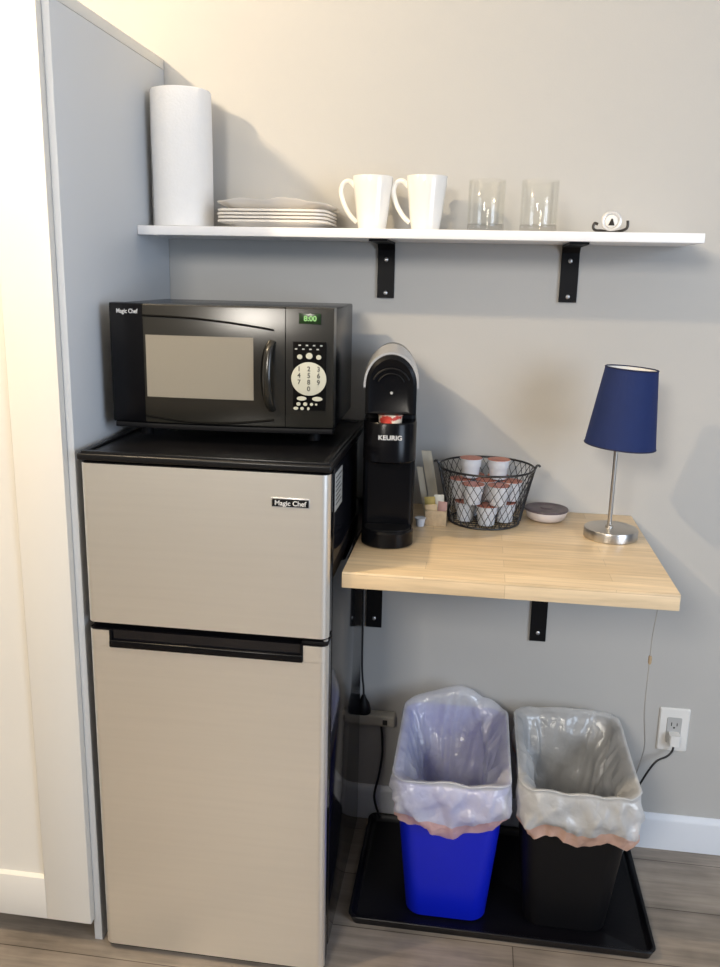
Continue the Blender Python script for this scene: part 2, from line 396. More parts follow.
# lower door with a pocket handle let into its top edge
HL, HR, HB = .060, .438, .6925
dl = obj('fridge_door', door_skin(.0135, HB+.002), 'steel', t)
bm = bmesh.new(); merge(bm, door_core(.0125, .7265)); obj('door_core', bm, 'fridge_side', dl)
def skin_side(xa, xb):
    bm = bmesh.new(); ys = [p for p in fdoor(0, 0) if p[1] < YF+.0165]
    ys = [p for p in ys if xa-1e-5 <= p[0] <= xb+1e-5]
    if xa <= X0: ys = ys+[(xb, YF)]
    else: ys = [(xa, YF)]+ys
    inner = [(min(max(x, X0+.0012), X1-.0012), y+.0012) for x, y in ys][::-1]
    loft(bm, [[(x, y, HB-.0005) for x, y in ys+inner], [(x, y, .7245) for x, y in ys+inner]]); return bm
obj('door_corner', skin_side(X0, HL), 'steel', dl)
obj('door_corner', skin_side(HR, X1), 'steel', dl)
bm = bmesh.new()
bx(bm, HL+.0005, HR-.0005, YF-.0055, YF+.0005, HB-.0005, HB+.0145, bev=.0025, seg=3)
bx(bm, HL+.0005, HL+.006, YF-.003, YF+.0005, HB+.012, .7262, bev=.001)
bx(bm, HR-.006, HR-.0005, YF-.003, YF+.0005, HB+.012, .7262, bev=.001)
obj('pocket_handle', bm, 'black_gloss', dl)
bm = bmesh.new(); bx(bm, X0+.006, X1-.006, -.492, -.07, .0125, .0285, bev=.003); obj('base_grille', bm, 'black_matte', t)
for x in (X0+.04, X1-.04):
    for y in (-.475, -.10):
        bm = bmesh.new(); lathe(bm, x, y, [(.014,0),(.015,.004),(.010,.0124)], 20); obj('foot', bm, 'black_matte', t)
bm = box(X1+.0001, X1+.0010, -.4935, -.4120, .9700, 1.0420, bev=.0002); st = obj('sticker', bm, 'sticker', t)
st['label'] = 'pale rating sticker on the black side'
bm = bmesh.new()
for k in range(7):
    z = 1.033-k*.0085; bx(bm, X1+.0011, X1+.0014, -.486, -.42-(k % 3)*.008, z-.0012, z+.0012, bev=0)
obj('sticker_print', bm, 'slot', st)

# ---------------------------------------------------------------- microwave on the fridge
MX0, MX1, MZ0, MZ1 = .0320, .4640, 1.0960, 1.3345
MYF, MYB = -.405, -.085
t = thing('microwave', 'black countertop microwave with digital clock, standing on the fridge', 'microwave', (.25,-.24,1.0734))
bm = box(MX0+.003, MX1-.001, -.372, MYB, MZ0+.004, MZ1, bev=.004, seg=3)
obj('casing', bm, 'black_gloss', t)
DSP = .3735   # door / control panel split
def curve_y(x):   # gently bowed front
    u = (x-(MX0+MX1)/2)/((MX1-MX0)/2); return MYF-.012*(1-u*u) + (.012 if False else 0)
def front_slab(bm, xa, xb, za, zb, yb, n=14, off=0., r=.004):
    rows = []
    for i in range(n+1):
        x = xa+(xb-xa)*i/n; y = curve_y(x)-off
        rows.append([(x,yb,za),(x,y+r,za),(x,y+r*.3,za+r*.3),(x,y,za+r),(x,y,zb-r),(x,y+r*.3,zb-r*.3),(x,y+r,zb),(x,yb,zb)])
    loft(bm, rows); return bm
dr = obj('door', front_slab(bmesh.new(), .0760, DSP-.0007, MZ0+.012, MZ1+.0005, -.370), 'mw_front', t)
lt = obj('door_left_wing', front_slab(bmesh.new(), MX0, .0985, MZ0+.011, MZ1+.001, -.369, off=.0008), 'black_gloss', dr)  # darker material paints in the dark reflection on the door's curved left side
cp = obj('control_panel', front_slab(bmesh.new(), DSP+.0007, MX1, MZ0+.012, MZ1+.0005, -.370), 'mw_front', t)
obj('base_strip', front_slab(bmesh.new(), MX0+.002, MX1-.001, MZ0, MZ0+.0105, -.370, off=-.004, r=.002), 'black_matte', t)
# window
bm = bmesh.new(); n = 14; WX0, WX1, WZ0, WZ1 = .1035, .3130, 1.159, 1.277
rows = []
for i in range(n+1):
    x = WX0+(WX1-WX0)*i/n; y = curve_y(x)
    rows.append([(x,y+.001,WZ0),(x,y-.0006,WZ0),(x,y-.0006,WZ1),(x,y+.001,WZ1)])
loft(bm, rows); obj('window', bm, 'mw_window_reflection', dr)
# curved trim lines above and below the window
for sgn, zb in ((1, 1.3130), (-1, 1.1220)):
    pts = []
    for i in range(25):
        u = i/24; x = .0995+(.352-.0995)*u
        z = zb - (.021*u*u if sgn > 0 else -.0*u) + (0 if sgn > 0 else -.010*math.sin(PI*u))
        pts.append((x, curve_y(x)-.0004, z))
    obj('trim_line', tube(bmesh.new(), pts, .0022, 6), 'mw_line', dr)
# bowed handle: dark finger well and outer grip
bm = bmesh.new(); outer = []; inner = []
for i in range(21):
    a = -PI/2+PI*i/20; outer.append((.3430-.0165*math.cos(a), 1.2070+.062*math.sin(a)))
    inner.append((.3430-.0035*math.cos(a), 1.2070+.062*math.sin(a)))
prism(bm, outer+inner[::-1][1:-1], curve_y(.34)-.0012, curve_y(.34)+.002); obj('finger_well', bm, 'mw_line', dr)
pts = [(.3480, curve_y(.35)+.002, 1.142),(.3440, curve_y(.35)-.013, 1.160),(.3425, curve_y(.35)-.022, 1.205),(.3440, curve_y(.35)-.013, 1.252),(.3480, curve_y(.35)+.002, 1.270)]
bm = tube(bmesh.new(), pts, .0085, 12, sub=6, rz=.006); obj('door_handle', bm, 'mw_front', dr)
# controls
def yc(x): return curve_y(x)
bm = bmesh.new(); bx(bm, .3990, .4400, yc(.40)-.0004, yc(.42)+.001, 1.3050, 1.3240, bev=.0004)
ds = obj('clock_display', bm, 'lcd_back', cp)
obj('clock_digits', text_bm('8:00', .0135, facing(.4200, yc(.40)-.0009, 1.3146), sx=1.05, bold=.0004), 'lcd', ds)
bm = bmesh.new(); bx(bm, .3880, .4500, yc(.390)-.0003, yc(.42)+.002, 1.1430, 1.2720, bev=.0004); kb = obj('keypad_panel', bm, 'mw_line', cp)
def disc(bm, x, z, rx, rz, y, h=.0016, n=36):
    loft(bm, [[(x+rx*s*math.cos(2*PI*i/n), y-d, z+rz*s*math.sin(2*PI*i/n)) for i in range(n)] for s, d in ((1,0),(1,h*.7),(.93,h))])
KY = yc(.387)-.0007
bm = bmesh.new(); disc(bm, .4185, 1.2030, .0335, .0315, KY); obj('number_pad', bm, 'ivory', cp)
bm = bmesh.new()
for k, ch in enumerate(['1','2','3','4','5','6','7','8','9','0']):
    c = k % 3 if k < 9 else 1; r = k//3 if k < 9 else 3
    merge(bm, text_bm(ch, .0125, facing(.4185+(c-1)*.0185, KY-.0019, 1.2215-r*.0125), extrude=.0002, bold=.0002))
obj('number_legend', bm, 'key_ink', cp)
for x, z, rx, rz in ((.4010,1.2440,.0050,.0045),(.4190,1.2460,.0065,.0060),(.4370,1.2440,.0050,.0045),
                     (.4050,1.1655,.0095,.0040),(.4350,1.1655,.0100,.0042),
                     (.3990,1.1550,.0040,.0035),(.4120,1.1550,.0040,.0035),(.4240,1.1550,.0030,.0028),(.4330,1.1550,.0022,.0020),
                     (.3940,1.1465,.0048,.0030),(.4060,1.1465,.0035,.0030),(.4180,1.1465,.0025,.0030)):
    bm = bmesh.new(); disc(bm, x, z, rx, rz, KY, n=16); obj('key', bm, 'ivory', cp)
bm = bmesh.new()
for k in range(8):
    x = .394+k*.0068; z = 1.2655 if k % 2 else 1.2585
    bx(bm, x-.0022, x+.0022, KY-.0004, KY+.0002, z-.0012, z+.0012, bev=0)
obj('key_legend', bm, 'sticker', cp)
obj('badge_lettering', text_bm('Magic Chef', .0115, facing(.0690, yc(.090)-.0022, 1.3200), sx=.80, bold=.0002), 'letter', dr)
for x in (MX0+.045, MX1-.045):
    for y in (-.345, -.12):
        bm = bmesh.new(); lathe(bm, x, y, [(.012,1.0735),(.013,1.077),(.012,1.0945)], 18); obj('foot', bm, 'black_matte', t)
t.rotation_euler.z = math.radians(2.2); t.location.x -= .008

# ---------------------------------------------------------------- coffee maker
CX = .5640; HW = .0525
t = thing('coffee_maker', 'tall narrow black pod coffee maker with silver rim on the counter', 'coffee maker', (CX,-.22,.8643))
def capsule_plan(z, hw, yf, yb, rf, rb=.012, n=10, s=1.0):
    """plan outline with rounded front, counter-clockwise from back right"""
    pts = []
    for k, (sx, yy, r, a0) in enumerate(((1,yb,rb,0),(-1,yb,rb,PI/2),(-1,yf,rf,PI),(1,yf,rf,1.5*PI))):
        cxx = CX+sx*(hw-r); cyy = yy-r if k < 2 else yy+r
        for i in range(n+1):
            a = a0+PI/2*i/n; pts.append((cxx+r*math.cos(a), cyy+r*math.sin(a), z))
    return pts
YFR, YBK = -.3720, -.080
bm = bmesh.new()
loft(bm, [capsule_plan(z, HW-d, YFR+d, YBK-d, .046) for z, d in ((.8650,.003),(.8675,0),(.8950,0),(.8985,.003))])
obj('base', bm, 'black_gloss', t)
bm = bmesh.new()
loft(bm, [capsule_plan(z, HW-.006, YFR+.006, YFR+.058, .036) for z in (.8990,.9020)])
dt = obj('drip_tray', bm, 'black_matte', t)
bm = bmesh.new()
loft(bm, [capsule_plan(z, HW-d, YFR+.060, YBK-d, .012) for z, d in ((.8990,0),(1.048,0))])
obj('rear_column', bm, 'black_gloss', t)
bm = bmesh.new()
loft(bm, [capsule_plan(z, HW-d, YFR+d, YBK-d, .046) for z, d in ((1.0380,.004),(1.0420,0),(1.1150,0),(1.1185,.0015))]
     + [[(CX+rr*math.cos(a), YFR+.030+rr*math.sin(a), z) for a in [k*PI/2+PI/2*i/10 for k in range(4) for i in range(11)]] for rr, z in ((.0266,1.1185),(.0262,1.0850))])
obj('brew_head', bm, 'black_gloss', t)
obj('lettering', text_bm('KEURIG', .0125, facing(CX+.001, YFR-.0006, 1.0905), sx=1.08, bold=.0003), 'letter', t)
# back housing behind the pod mouth
bm = bmesh.new(); loft(bm, [capsule_plan(z, HW-.002, YFR+.062, YBK-.001, .010) for z in (1.1190,1.1350)]); obj('pod_mouth', bm, 'black_matte', t)
# arched lid: stack of arch profiles running from front to back
def arch(y, hw, z0, zs, h, n=20):
    pts = [(CX-hw, y, z0), (CX-hw, y, zs)]
    for i in range(1, n): a = PI-PI*i/n; pts.append((CX+hw*math.cos(a), y, zs+h*math.sin(a)))
    pts += [(CX+hw, y, zs), (CX+hw, y, z0)]
    return pts
bm = bmesh.new()
loft(bm, [arch(YFR+.003, HW-.022, 1.1425, 1.190, .040), arch(YFR+.000, HW-.010, 1.1380, 1.190, .052), arch(YFR+.004, HW-.0035, 1.1355, 1.192, .0575),
          arch(YFR+.020, HW-.003, 1.1350, 1.192, .060), arch(-.26, HW-.003, 1.1350, 1.194, .066), arch(-.15, HW-.003, 1.135, 1.194, .064), arch(YBK-.004, HW-.006, 1.135, 1.190, .050)])
lid = obj('lid', bm, 'black_gloss', t)
# silver rim wrapping the arch
def arch_band(y0, y1, hw, zs, h, th, n=28):
    def line(y, hw, h, zb):
        return [(CX-hw, y, zb)]+[(CX+hw*math.cos(PI-PI*i/n), y, zs+h*math.sin(PI-PI*i/n)) for i in range(n+1)]+[(CX+hw, y, zb)]
    A = line(y0, hw, h, zs-.004); B = line(y1, hw+.0006, h+.013, zs-.003); Cc = line(y1, hw-th+.0006, h+.013-th, zs-.003); D = line(y0, hw-th, h-th, zs-.004)
    bm = bmesh.new(); loft(bm, [A, B, Cc, D, A], closed=False)
    for i in (0, -1): bm.faces.new([bm.verts.new(Vector(L_[i])) for L_ in (A, B, Cc, D)])
    bmesh.ops.remove_doubles(bm, verts=bm.verts[:], dist=1e-6)
    return bm
obj('silver_rim', arch_band(YFR+.003, YFR+.045, HW+.0005, 1.191, .0640, .0040), 'silver', t)['label'] = 'silver rim over the black lid'
bm = bmesh.new()
for r, w in ((.036, .0022), (.026, .0016)):
    pts = [(CX+r*math.cos(a), YFR+.0008, 1.190+r*.95*math.sin(a)) for a in [PI*.12+PI*.76*i/16 for i in range(17)]]
    tube(bm, pts, w, 6)
obj('lid_groove', bm, 'black_matte', lid)
bm = bmesh.new(); disc(bm, CX+.001, 1.178, .0028, .0028, YFR+.0012, n=14); obj('indicator_dot', bm, 'sticker', lid)

CM_ROT = math.radians(5.2); t.rotation_euler.z = CM_ROT; t.location.x -= .0080; CM = t
# ---------------------------------------------------------------- coffee pods
def make_pod(x, y, z, label, group, foil='pod_foil'):
    t = thing('coffee_pod', label, 'coffee pod', (x,y,z), group)
    bm = bmesh.new(); lathe(bm, x, y, [(.0160,z),(.0180,z+.0015),(.0205,z+.026),(.0225,z+.0265),(.0232,z+.0425),(.0255,z+.0428),(.0255,z+.0440)], 28)
    obj('cup', bm, 'pod_cup', t)
    bm = bmesh.new(); lathe(bm, x, y, [(.0250,z+.0441),(.0245,z+.0449),(.0150,z+.0452),(.001,z+.0452)], 28)
    obj('foil_lid', bm, foil, t)
    return t
PG = 'single-serve pods stacked in the wire basket'
BX, BY, BZ = .7620, -.118, .8650
pod0 = None
def put_pod(x, y, z, label):
    global pod0
    if pod0 is None: pod0 = make_pod(x, y, z, label, PG); return pod0
    c = copy_tree(pod0); c.location = (x, y, z); c.rotation_euler.z = random.uniform(0, 6); c['label'] = label; return c
low = ['bottom layer front middle pod in the wire basket', 'bottom layer right front pod in the wire basket', 'bottom layer right back pod in the wire basket',
       'bottom layer left back pod in the wire basket', 'bottom layer left front pod in the wire basket']
for k in range(5):
    a = -PI/2+.10+k*2*PI/5; put_pod(BX+.0455*math.cos(a), BY+.0455*math.sin(a), BZ+.0035, low[k])
mid = ['middle layer pod in basket, left of front centre, red brown lid', 'middle layer pod in basket, right of front centre, red brown lid', 'middle layer pod at the right side of the basket',
       'middle layer pod in basket, right side near the wall', 'middle layer pod in basket, left side near the wall', 'middle layer pod at the left side of the basket']
for k in range(6):
    a = -PI/2-PI/6+.0+k*PI/3; put_pod(BX+.0555*math.cos(a), BY+.0555*math.sin(a), BZ+.0500, mid[k])
put_pod(BX, BY, BZ+.0500, 'middle layer pod at the centre of the basket')
put_pod(.7270, -.110, BZ+.0965, 'topmost pod at left, standing highest in the wire basket')
put_pod(.7880, -.112, BZ+.0965, 'topmost pod at right, standing highest in the wire basket')
mp_ = make_pod(CX, YFR+.030, 1.0885, 'red and cream lidded pod showing in the coffee maker mouth', None, 'pod_foil_red')
v_ = Matrix.Rotation(CM_ROT, 3, 'Z') @ Vector((0, YFR+.030+.22, 0)); mp_.location = (CM.location.x+v_.x, CM.location.y+v_.y, 1.0885)
mp_.children[0].data.materials[0] = M['pod_foil_red'] if mp_.children[0].name.startswith('cup') else M['pod_foil_red']

# ---------------------------------------------------------------- wire basket
t = thing('wire_basket', 'round black wire mesh basket full of coffee pods', 'basket', (BX,BY,.8643))
def br_(z):  # basket radius by height
    u = (z-.867)/.117; return .0775+.0245*u**1.15
def bring(z, r, w, sc=1.0): return tube(bmesh.new(), [(BX+r*math.cos(2*PI*i/64), BY+r*math.sin(2*PI*i/64), z) for i in range(64)], w, 8, cyc=True)
RZ = .990
obj('rim', bring(RZ, br_(RZ)+.001, .0024), 'wire', t)
obj('bottom_ring', bring(.8668, .0775, .0022), 'wire', t)
bm = bmesh.new()
NW = 34
for sgn in (1, -1):
    for k in range(NW):
        pts = []
        for i in range(9):
            u = i/8; z = .867+(RZ-.867)*u; a = 2*PI*k/NW+sgn*u*.75
            pts.append((BX+br_(z)*math.cos(a), BY+br_(z)*math.sin(a), z))
        tube(bm, pts, .00075, 4)
for k in range(-4, 5):
    h = math.sqrt(.0775**2-(k*.017)**2)
    tube(bm, [(BX-h, BY+k*.017, .8662),(BX+h, BY+k*.017, .8662)], .0008, 4)
    tube(bm, [(BX+k*.017, BY-h, .8668),(BX+k*.017, BY+h, .8668)], .0008, 4)
obj('wire_mesh', bm, 'wire', t)
for s in (-1, 1):
    pts = [(BX+s*(br_(.870)+.001), BY-.004, .870), (BX+s*(br_(.93)+.002), BY-.004, .93), (BX+s*(br_(RZ)+.002), BY-.004, RZ), (BX+s*(br_(RZ)+.009), BY-.004, RZ+.008), (BX+s*(br_(RZ)+.0125), BY-.004, RZ+.005)]
    obj('side_rib', tube(bmesh.new(), pts, .0026, 8, sub=5), 'wire', t)

# ---------------------------------------------------------------- small dish
t = thing('candy_dish', 'small round white dish with mottled dark lid between basket and lamp', 'dish', (.9020,-.075,.8643))
bm = bmesh.new(); lathe(bm, .9020, -.075, [(.033,.8648),(.036,.8655),(.042,.870),(.0475,.8845),(.0475,.887)], 40); obj('bowl', bm, 'dish_white', t)
bm = bmesh.new(); lathe(bm, .9020, -.075, [(.0485,.8872),(.0495,.889),(.0480,.8915),(.036,.8925),(.034,.8915),(.015,.8915),(.013,.8935),(.001,.894)], 40); obj('lid', bm, 'dish_lid', t)

# ---------------------------------------------------------------- packets beside the coffee maker
t = thing('packet_caddy', 'small tan open box of sweetener packets beside the coffee maker', 'caddy', (.652,-.15,.8643))
bm = bmesh.new(); a, b, c, d = .634, .680, -.185, -.140
bx(bm, a, b, c, d, .8648, .8668, bev=0)
for q in ((a,b,c,c+.002),(a,b,d-.002,d),(a,a+.002,c+.002,d-.002),(b-.002,b,c+.002,d-.002)):
    bx(bm, *q, .8668, .8985, bev=.0003)
obj('open_box', bm, 'kraft_box', t)
def packet(x, y, z, w, h, tilt, yaw, mat, label, cat='packet', name='sweetener_packet', th=.0035):
    t = thing(name, label, cat, (x,y,z))
    bm = bmesh.new(); rows = []
    for i in range(7):
        v = i/6; bul = th*math.sin(PI*v)**.6 if 0 < v < 1 else .0003
        rows.append([(x-w/2, y, z+h*v)]+[(x-w/2+w*j/6, y-bul*math.sin(PI*j/6)**.7 if 0 < j < 6 else y, z+h*v) for j in range(1, 6)]
                    +[(x+w/2, y, z+h*v)]+[(x-w/2+w*j/6, y+bul*math.sin(PI*j/6)**.7, z+h*v) for j in range(5, 0, -1)])
    loft(bm, rows)
    obj('paper_sleeve', bm, mat, t)
    t.rotation_euler = (tilt, yaw, random.uniform(-.2,.2)); return t
packet(.6480, -.176, .8672, .026, .043, -.06, -.05, 'kraft', 'brown printed packet at the front of the tan box')
packet(.6680, -.172, .8672, .020, .050, -.03, .05, 'sugar_pink', 'pinkish white packet at the right side of the tan box')
packet(.6460, -.158, .8672, .024, .056, -.02, -.10, 'sugar_yellow', 'yellow packet in the middle of the tan box')
packet(.6620, -.150, .8672, .022, .060, -.0, -.02, 'sugar_white', 'white packet at the back of the tan box')
# bundle of stirrers lying against the wall behind the box, two pale flat wrapped sticks
for k, (xb, xt, y, lab) in enumerate(((.6560,.6250,-.112,'wider pale wooden stir stick sleeve leaning between coffee maker and basket'), (.6360,.6120,-.126,'narrower pale stir stick sleeve leaning close against the coffee maker'))):
    w = .011 if k == 0 else .0065; H = 1.010 if k == 0 else .975
    single('stir_stick_sleeve', loft(bmesh.new(), [[(xb-w,y,.8648),(xb+w,y,.8648),(xb+w,y+.006,.8648),(xb-w,y+.006,.8648)], [(xt-w,y+.030,H),(xt+w,y+.030,H),(xt+w,y+.036,H),(xt-w,y+.036,H)]]),
           'stick', (xb,y,.8643), lab, 'stir sticks', ang=30)
# dark creamer cup and a round tea packet next to it
single('creamer_cup', lathe(bmesh.new(), .6240, -.190, [(.0085,.8647),(.0105,.880),(.0125,.882),(.0125,.8835)], 20), 'pod_cup', (.6240,-.190,.8643), 'tiny creamer cup wedged between coffee maker and tan box', 'creamer')

# ---------------------------------------------------------------- table lamp
LX, LY = 1.0290, -.1880
t = thing('table_lamp', 'small table lamp with navy blue shade and brushed nickel base', 'lamp', (LX,LY,.8643))
bm = bmesh.new(); lathe(bm, LX, LY, [(.0545,.8648),(.0560,.866),(.0560,.8835),(.0550,.8855),(.0530,.8862),(.010,.8865)], 56); obj('base', bm, 'nickel', t)
bm = bmesh.new(); lathe(bm, LX-.004, LY, [(.0085,.8866),(.0085,.890),(.0050,.893),(.0045,.900),(.0045,1.110)], 20); obj('pole', bm, 'nickel', t)
bm = bmesh.new(); lathe(bm, LX-.004, LY, [(.014,1.1105),(.014,1.150),(.010,1.152)], 24); obj('socket', bm, 'shade_white', t)
bm = bmesh.new(); lathe(bm, LX-.004, LY, [(.010,1.1525),(.019,1.168),(.021,1.180),(.016,1.194),(.003,1.199)], 24); obj('bulb', bm, 'shade_white', t)
S0, S1, RB, RT = 1.0640, 1.2235, .0720, .0525
tilt = Matrix.Translation((LX, LY, 1.14)) @ Matrix.Rotation(math.radians(3.6), 4, 'Y') @ Matrix.Translation((-LX, -LY, -1.14)) @ Matrix.Translation((.007,0,0))
def tl(bm): bmesh.ops.transform(bm, matrix=tilt, verts=bm.verts[:]); return bm
bm = bmesh.new(); lathe(bm, LX, LY, [(RB,S0),(RT,S1),(RT-.0012,S1),(RB-.0012,S0),(RB,S0)], 64, False, False); sh = obj('lamp_shade', tl(bm), 'navy', t)
bm = bmesh.new(); lathe(bm, LX, LY, [(RB-.0014,S0+.001),(RT-.0014,S1-.001),(RT-.0020,S1-.001),(RB-.0020,S0+.001),(RB-.0014,S0+.001)], 64, False, False); obj('shade_lining', tl(bm), 'shade_white', sh)
for r, z in ((RB, S0), (RT, S1)):
    bm = tube(bmesh.new(), [(LX+(r-.0003)*math.cos(2*PI*i/64), LY+(r-.0003)*math.sin(2*PI*i/64), z) for i in range(64)], .0016, 8, cyc=True)
    obj('shade_binding', tl(bm), 'navy_trim', sh)
bm = bmesh.new()
for k in range(3):
    a = k*2*PI/3+.4; tube(bm, [(LX+.010*math.cos(a), LY+.010*math.sin(a), S1-.046), (LX+(RT-.002)*math.cos(a), LY+(RT-.002)*math.sin(a), S1-.008)], .0009, 6)
obj('shade_spider', tl(bm), 'nickel', sh)

# ---------------------------------------------------------------- things on the shelf
SZ = 1.4892
t = thing('paper_towel_roll', 'white paper towel roll standing at the left end of the shelf', 'paper towels', (.0725,-.1,SZ))
bm = bmesh.new(); cx, cy, n = .0722, -.0985, 72; H = .2800
prof = []
for (r, z) in ((.0620,0),(.0645,.002),(.0642,.09),(.0646,.19),(.0638,H-.003),(.0618,H),(.0210,H),(.0205,.02),(.0205,.0)):
    ring = []
    for i in range(n):
        a = 2*PI*i/n; rr = r+(.0006*math.sin(3*a+z*12)+.0004*math.sin(7*a) if r > .05 else 0)
        ring.append((cx+rr*math.cos(a), cy+rr*math.sin(a), SZ+.0004+z))
    prof.append(ring)
loft(bm, prof, False, False); obj('paper', bm, 'paper', t)
bm = bmesh.new(); lathe(bm, cx, cy, [(.0203,SZ+.0004),(.0203,SZ+H-.001),(.0188,SZ+H-.001),(.0188,SZ+.0004),(.0203,SZ+.0004)], 32, False, False); obj('core_tube', bm, 'card', t)
bm = bmesh.new()
loose = [(cx-.0645*math.sin(a)-.0, cy-.0645*math.cos(a)) for a in [1.25+i*.06 for i in range(6)]]
pts = [(x-.0012, y-.0010) for x, y in loose]; rows = [[(x, y, SZ+.003+ (H-.006)*v/6) for x, y in pts]+[(x+.0006, y+.0006, SZ+.003+(H-.006)*v/6) for x, y in pts[::-1]] for v in range(7)]
loft(bm, rows); obj('loose_sheet_edge', bm, 'paper', t)

# plates: rounded rectangular, fluted rims
PXc, PYc = .2860, -.0985
def plate_ring(hx, hy, z, wob=0, ph=0):
    return [(x, y, z_+wob*(math.sin(6*math.atan2(y-PYc, (x-PXc)*.8)+ph))) for x, y, z_ in rrect(PXc, PYc, z, hx, hy, .030, 8)]
labs = ['bottom plate of the white stack beside the paper towels', 'second plate from the bottom of the white stack', 'third plate from the bottom of the white stack', 'fourth plate of the white stack, just under the wavy one']
for k in range(4):
    z = SZ+.0004+k*.0072; bm = bmesh.new(); tt = .0024
    loft(bm, [plate_ring(.088,.058,z), plate_ring(.091,.061,z+.0004), plate_ring(.098,.068,z+.006), plate_ring(.1150-.001*(k % 2),.0845,z+.0092), plate_ring(.1180-.001*(k % 2),.0870,z+.0100), plate_ring(.1182-.001*(k % 2),.0871,z+.0140),
              plate_ring(.1165,.0855,z+.0147), plate_ring(.097,.067,z+.0088), plate_ring(.090,.060,z+.0030)])
    single('plate', bm, 'plate', (PXc,PYc,z), labs[k], 'plate', 'white plates stacked on the shelf')
z = SZ+.0004+4*.0072
bm = bmesh.new()
def wav(hx, hy, zz, w):
    out = []
    for x, y, z_ in even_rrect(PXc+.002, PYc, zz, hx, hy, .03, 96):
        u = (x-PXc)/.12; K = ((-1.1,-.1),(-.85,.1),(-.5,.9),(-.1,.3),(.2,1.15),(.45,.8),(.75,-.1),(1.1,-.6))
        for (u0, v0), (u1, v1) in zip(K, K[1:]):
            if u0 <= u <= u1: f = (u-u0)/(u1-u0); f = f*f*(3-2*f); out.append((x, y, z_+w*(v0+(v1-v0)*f))); break
    return out
loft(bm, [wav(.086,.055,z+.0020,0), wav(.090,.060,z+.0035,0), wav(.104,.074,z+.0125,.0028), wav(.119,.0870,z+.0200,.0065), wav(.1205,.0880,z+.0225,.0068), wav(.1185,.086,z+.0228,.0066), wav(.102,.072,z+.0152,.0025), wav(.088,.057,z+.0062,0)])
single('ruffled_plate', bm, 'plate', (PXc,PYc,z), 'top white plate with a wavy rim on the plate stack', 'plate', 'white plates stacked on the shelf')

def make_mug(x, y, label):
    t = thing('mug', label, 'mug', (x,y,SZ), 'white mugs on the shelf')
    z = SZ+.0004; H = .110; bm = bmesh.new(); n = 72
    prof = [(.0270,0),(.0290,.0006),(.0300,.004),(.0335,.030),(.0375,.065),(.0410,.092),(.0428,H-.001),(.0424,H),(.0414,H-.001),(.0392,.090),(.0355,.065),(.0315,.030),(.0270,.008),(.002,.006)]
    rings = []
    for j, (r, h) in enumerate(prof):
        rings.append([(x+(r+(.00035*math.cos(36*2*PI*i/n) if 2 < j < 6 else 0))*math.cos(2*PI*i/n), y+(r+(.00035*math.cos(36*2*PI*i/n) if 2 < j < 6 else 0))*math.sin(2*PI*i/n), z+h) for i in range(n)])
    loft(bm, rings); obj('body', bm, 'china', t)
    pts = [(x-.0385,y,z+.090),(x-.052,y,z+.1015),(x-.0660,y,z+.0960),(x-.0700,y,z+.078),(x-.0620,y,z+.052),(x-.0480,y,z+.030),(x-.0335,y,z+.0170)]
    obj('handle', tube(bmesh.new(), pts, .0042, 10, sub=6, rz=.0052), 'china', t)
    return t
m1 = make_mug(.4900, -.095, 'white mug nearer the plates, handle to the left')
m1.rotation_euler.z = math.radians(-8)
m2 = copy_tree(m1); m2.location = (.6050, -.103, SZ); m2['label'] = 'white mug nearer the glasses, handle touching distance from other mug'
m2['label'] = 'white mug standing next to the clear glasses'
m2.rotation_euler.z = math.radians(-4)
def make_glass(x, y, label):
    t = thing('drinking_glass', label, 'glass', (x,y,SZ), 'clear glasses on the shelf')
    obj('tumbler_wall', lathe(bmesh.new(), x, y, [(.0382,SZ+.0165),(.0388,SZ+.030),(.0385,SZ+.104),(.0378,SZ+.105),(.0371,SZ+.104),(.0366,SZ+.030),(.0360,SZ+.0165),(.0382,SZ+.0165)], 48, False, False), 'glass', t, ang=60)
    obj('thick_base', lathe(bmesh.new(), x, y, [(.030,SZ+.0004),(.0365,SZ+.001),(.0380,SZ+.004),(.0382,SZ+.0160),(.0345,SZ+.0155),(.002,SZ+.0140)], 48), 'glass_base', t, ang=60)
    return t
g1 = make_glass(.7310, -.095, 'clear straight glass standing beside the mug')
g2 = copy_tree(g1); g2.location = (.8400, -.095, SZ); g2['label'] = 'clear straight glass standing nearer the silver ornament'

# little ornament
t = thing('wire_ornament', 'tiny silver ring ornament on curled dark wire stand, shelf right end', 'ornament', (.9850,-.1,SZ))
OX, OY = .9850, -.120
bm = bmesh.new(); tube(bm, [(OX+.0172*math.cos(2*PI*i/32), OY, SZ+.0245+.0172*math.sin(2*PI*i/32)) for i in range(32)], .0034, 8, cyc=True)
obj('ring', bm, 'orn_silver', t)
bm = bmesh.new(); loft(bm, [[(OX+r*math.cos(2*PI*i/28), OY+d, SZ+.0245+r*math.sin(2*PI*i/28)) for i in range(28)] for r, d in ((.0125,.002),(.0130,0),(.0115,-.002),(.004,-.0032))])
obj('medallion', bm, 'china', t)
bm = bmesh.new(); prism(bm, [(OX-.006,SZ+.016),(OX+.006,SZ+.016),(OX+.002,SZ+.029),(OX-.001,SZ+.029)], OY-.0045, OY-.0020); obj('dark_emblem', bm, 'orn_dark', t)
pts = [(OX-.026,OY,SZ+.018),(OX-.033,OY,SZ+.020),(OX-.035,OY,SZ+.011),(OX-.029,OY,SZ+.006),(OX-.018,OY,SZ+.0055),(OX,OY,SZ+.0028),(OX+.018,OY,SZ+.0050),(OX+.029,OY,SZ+.009),(OX+.033,OY,SZ+.015),(OX+.0325,OY,SZ+.026)]
obj('wire_stand', tube(bmesh.new(), pts, .0029, 8, sub=6), 'orn_dark', t)

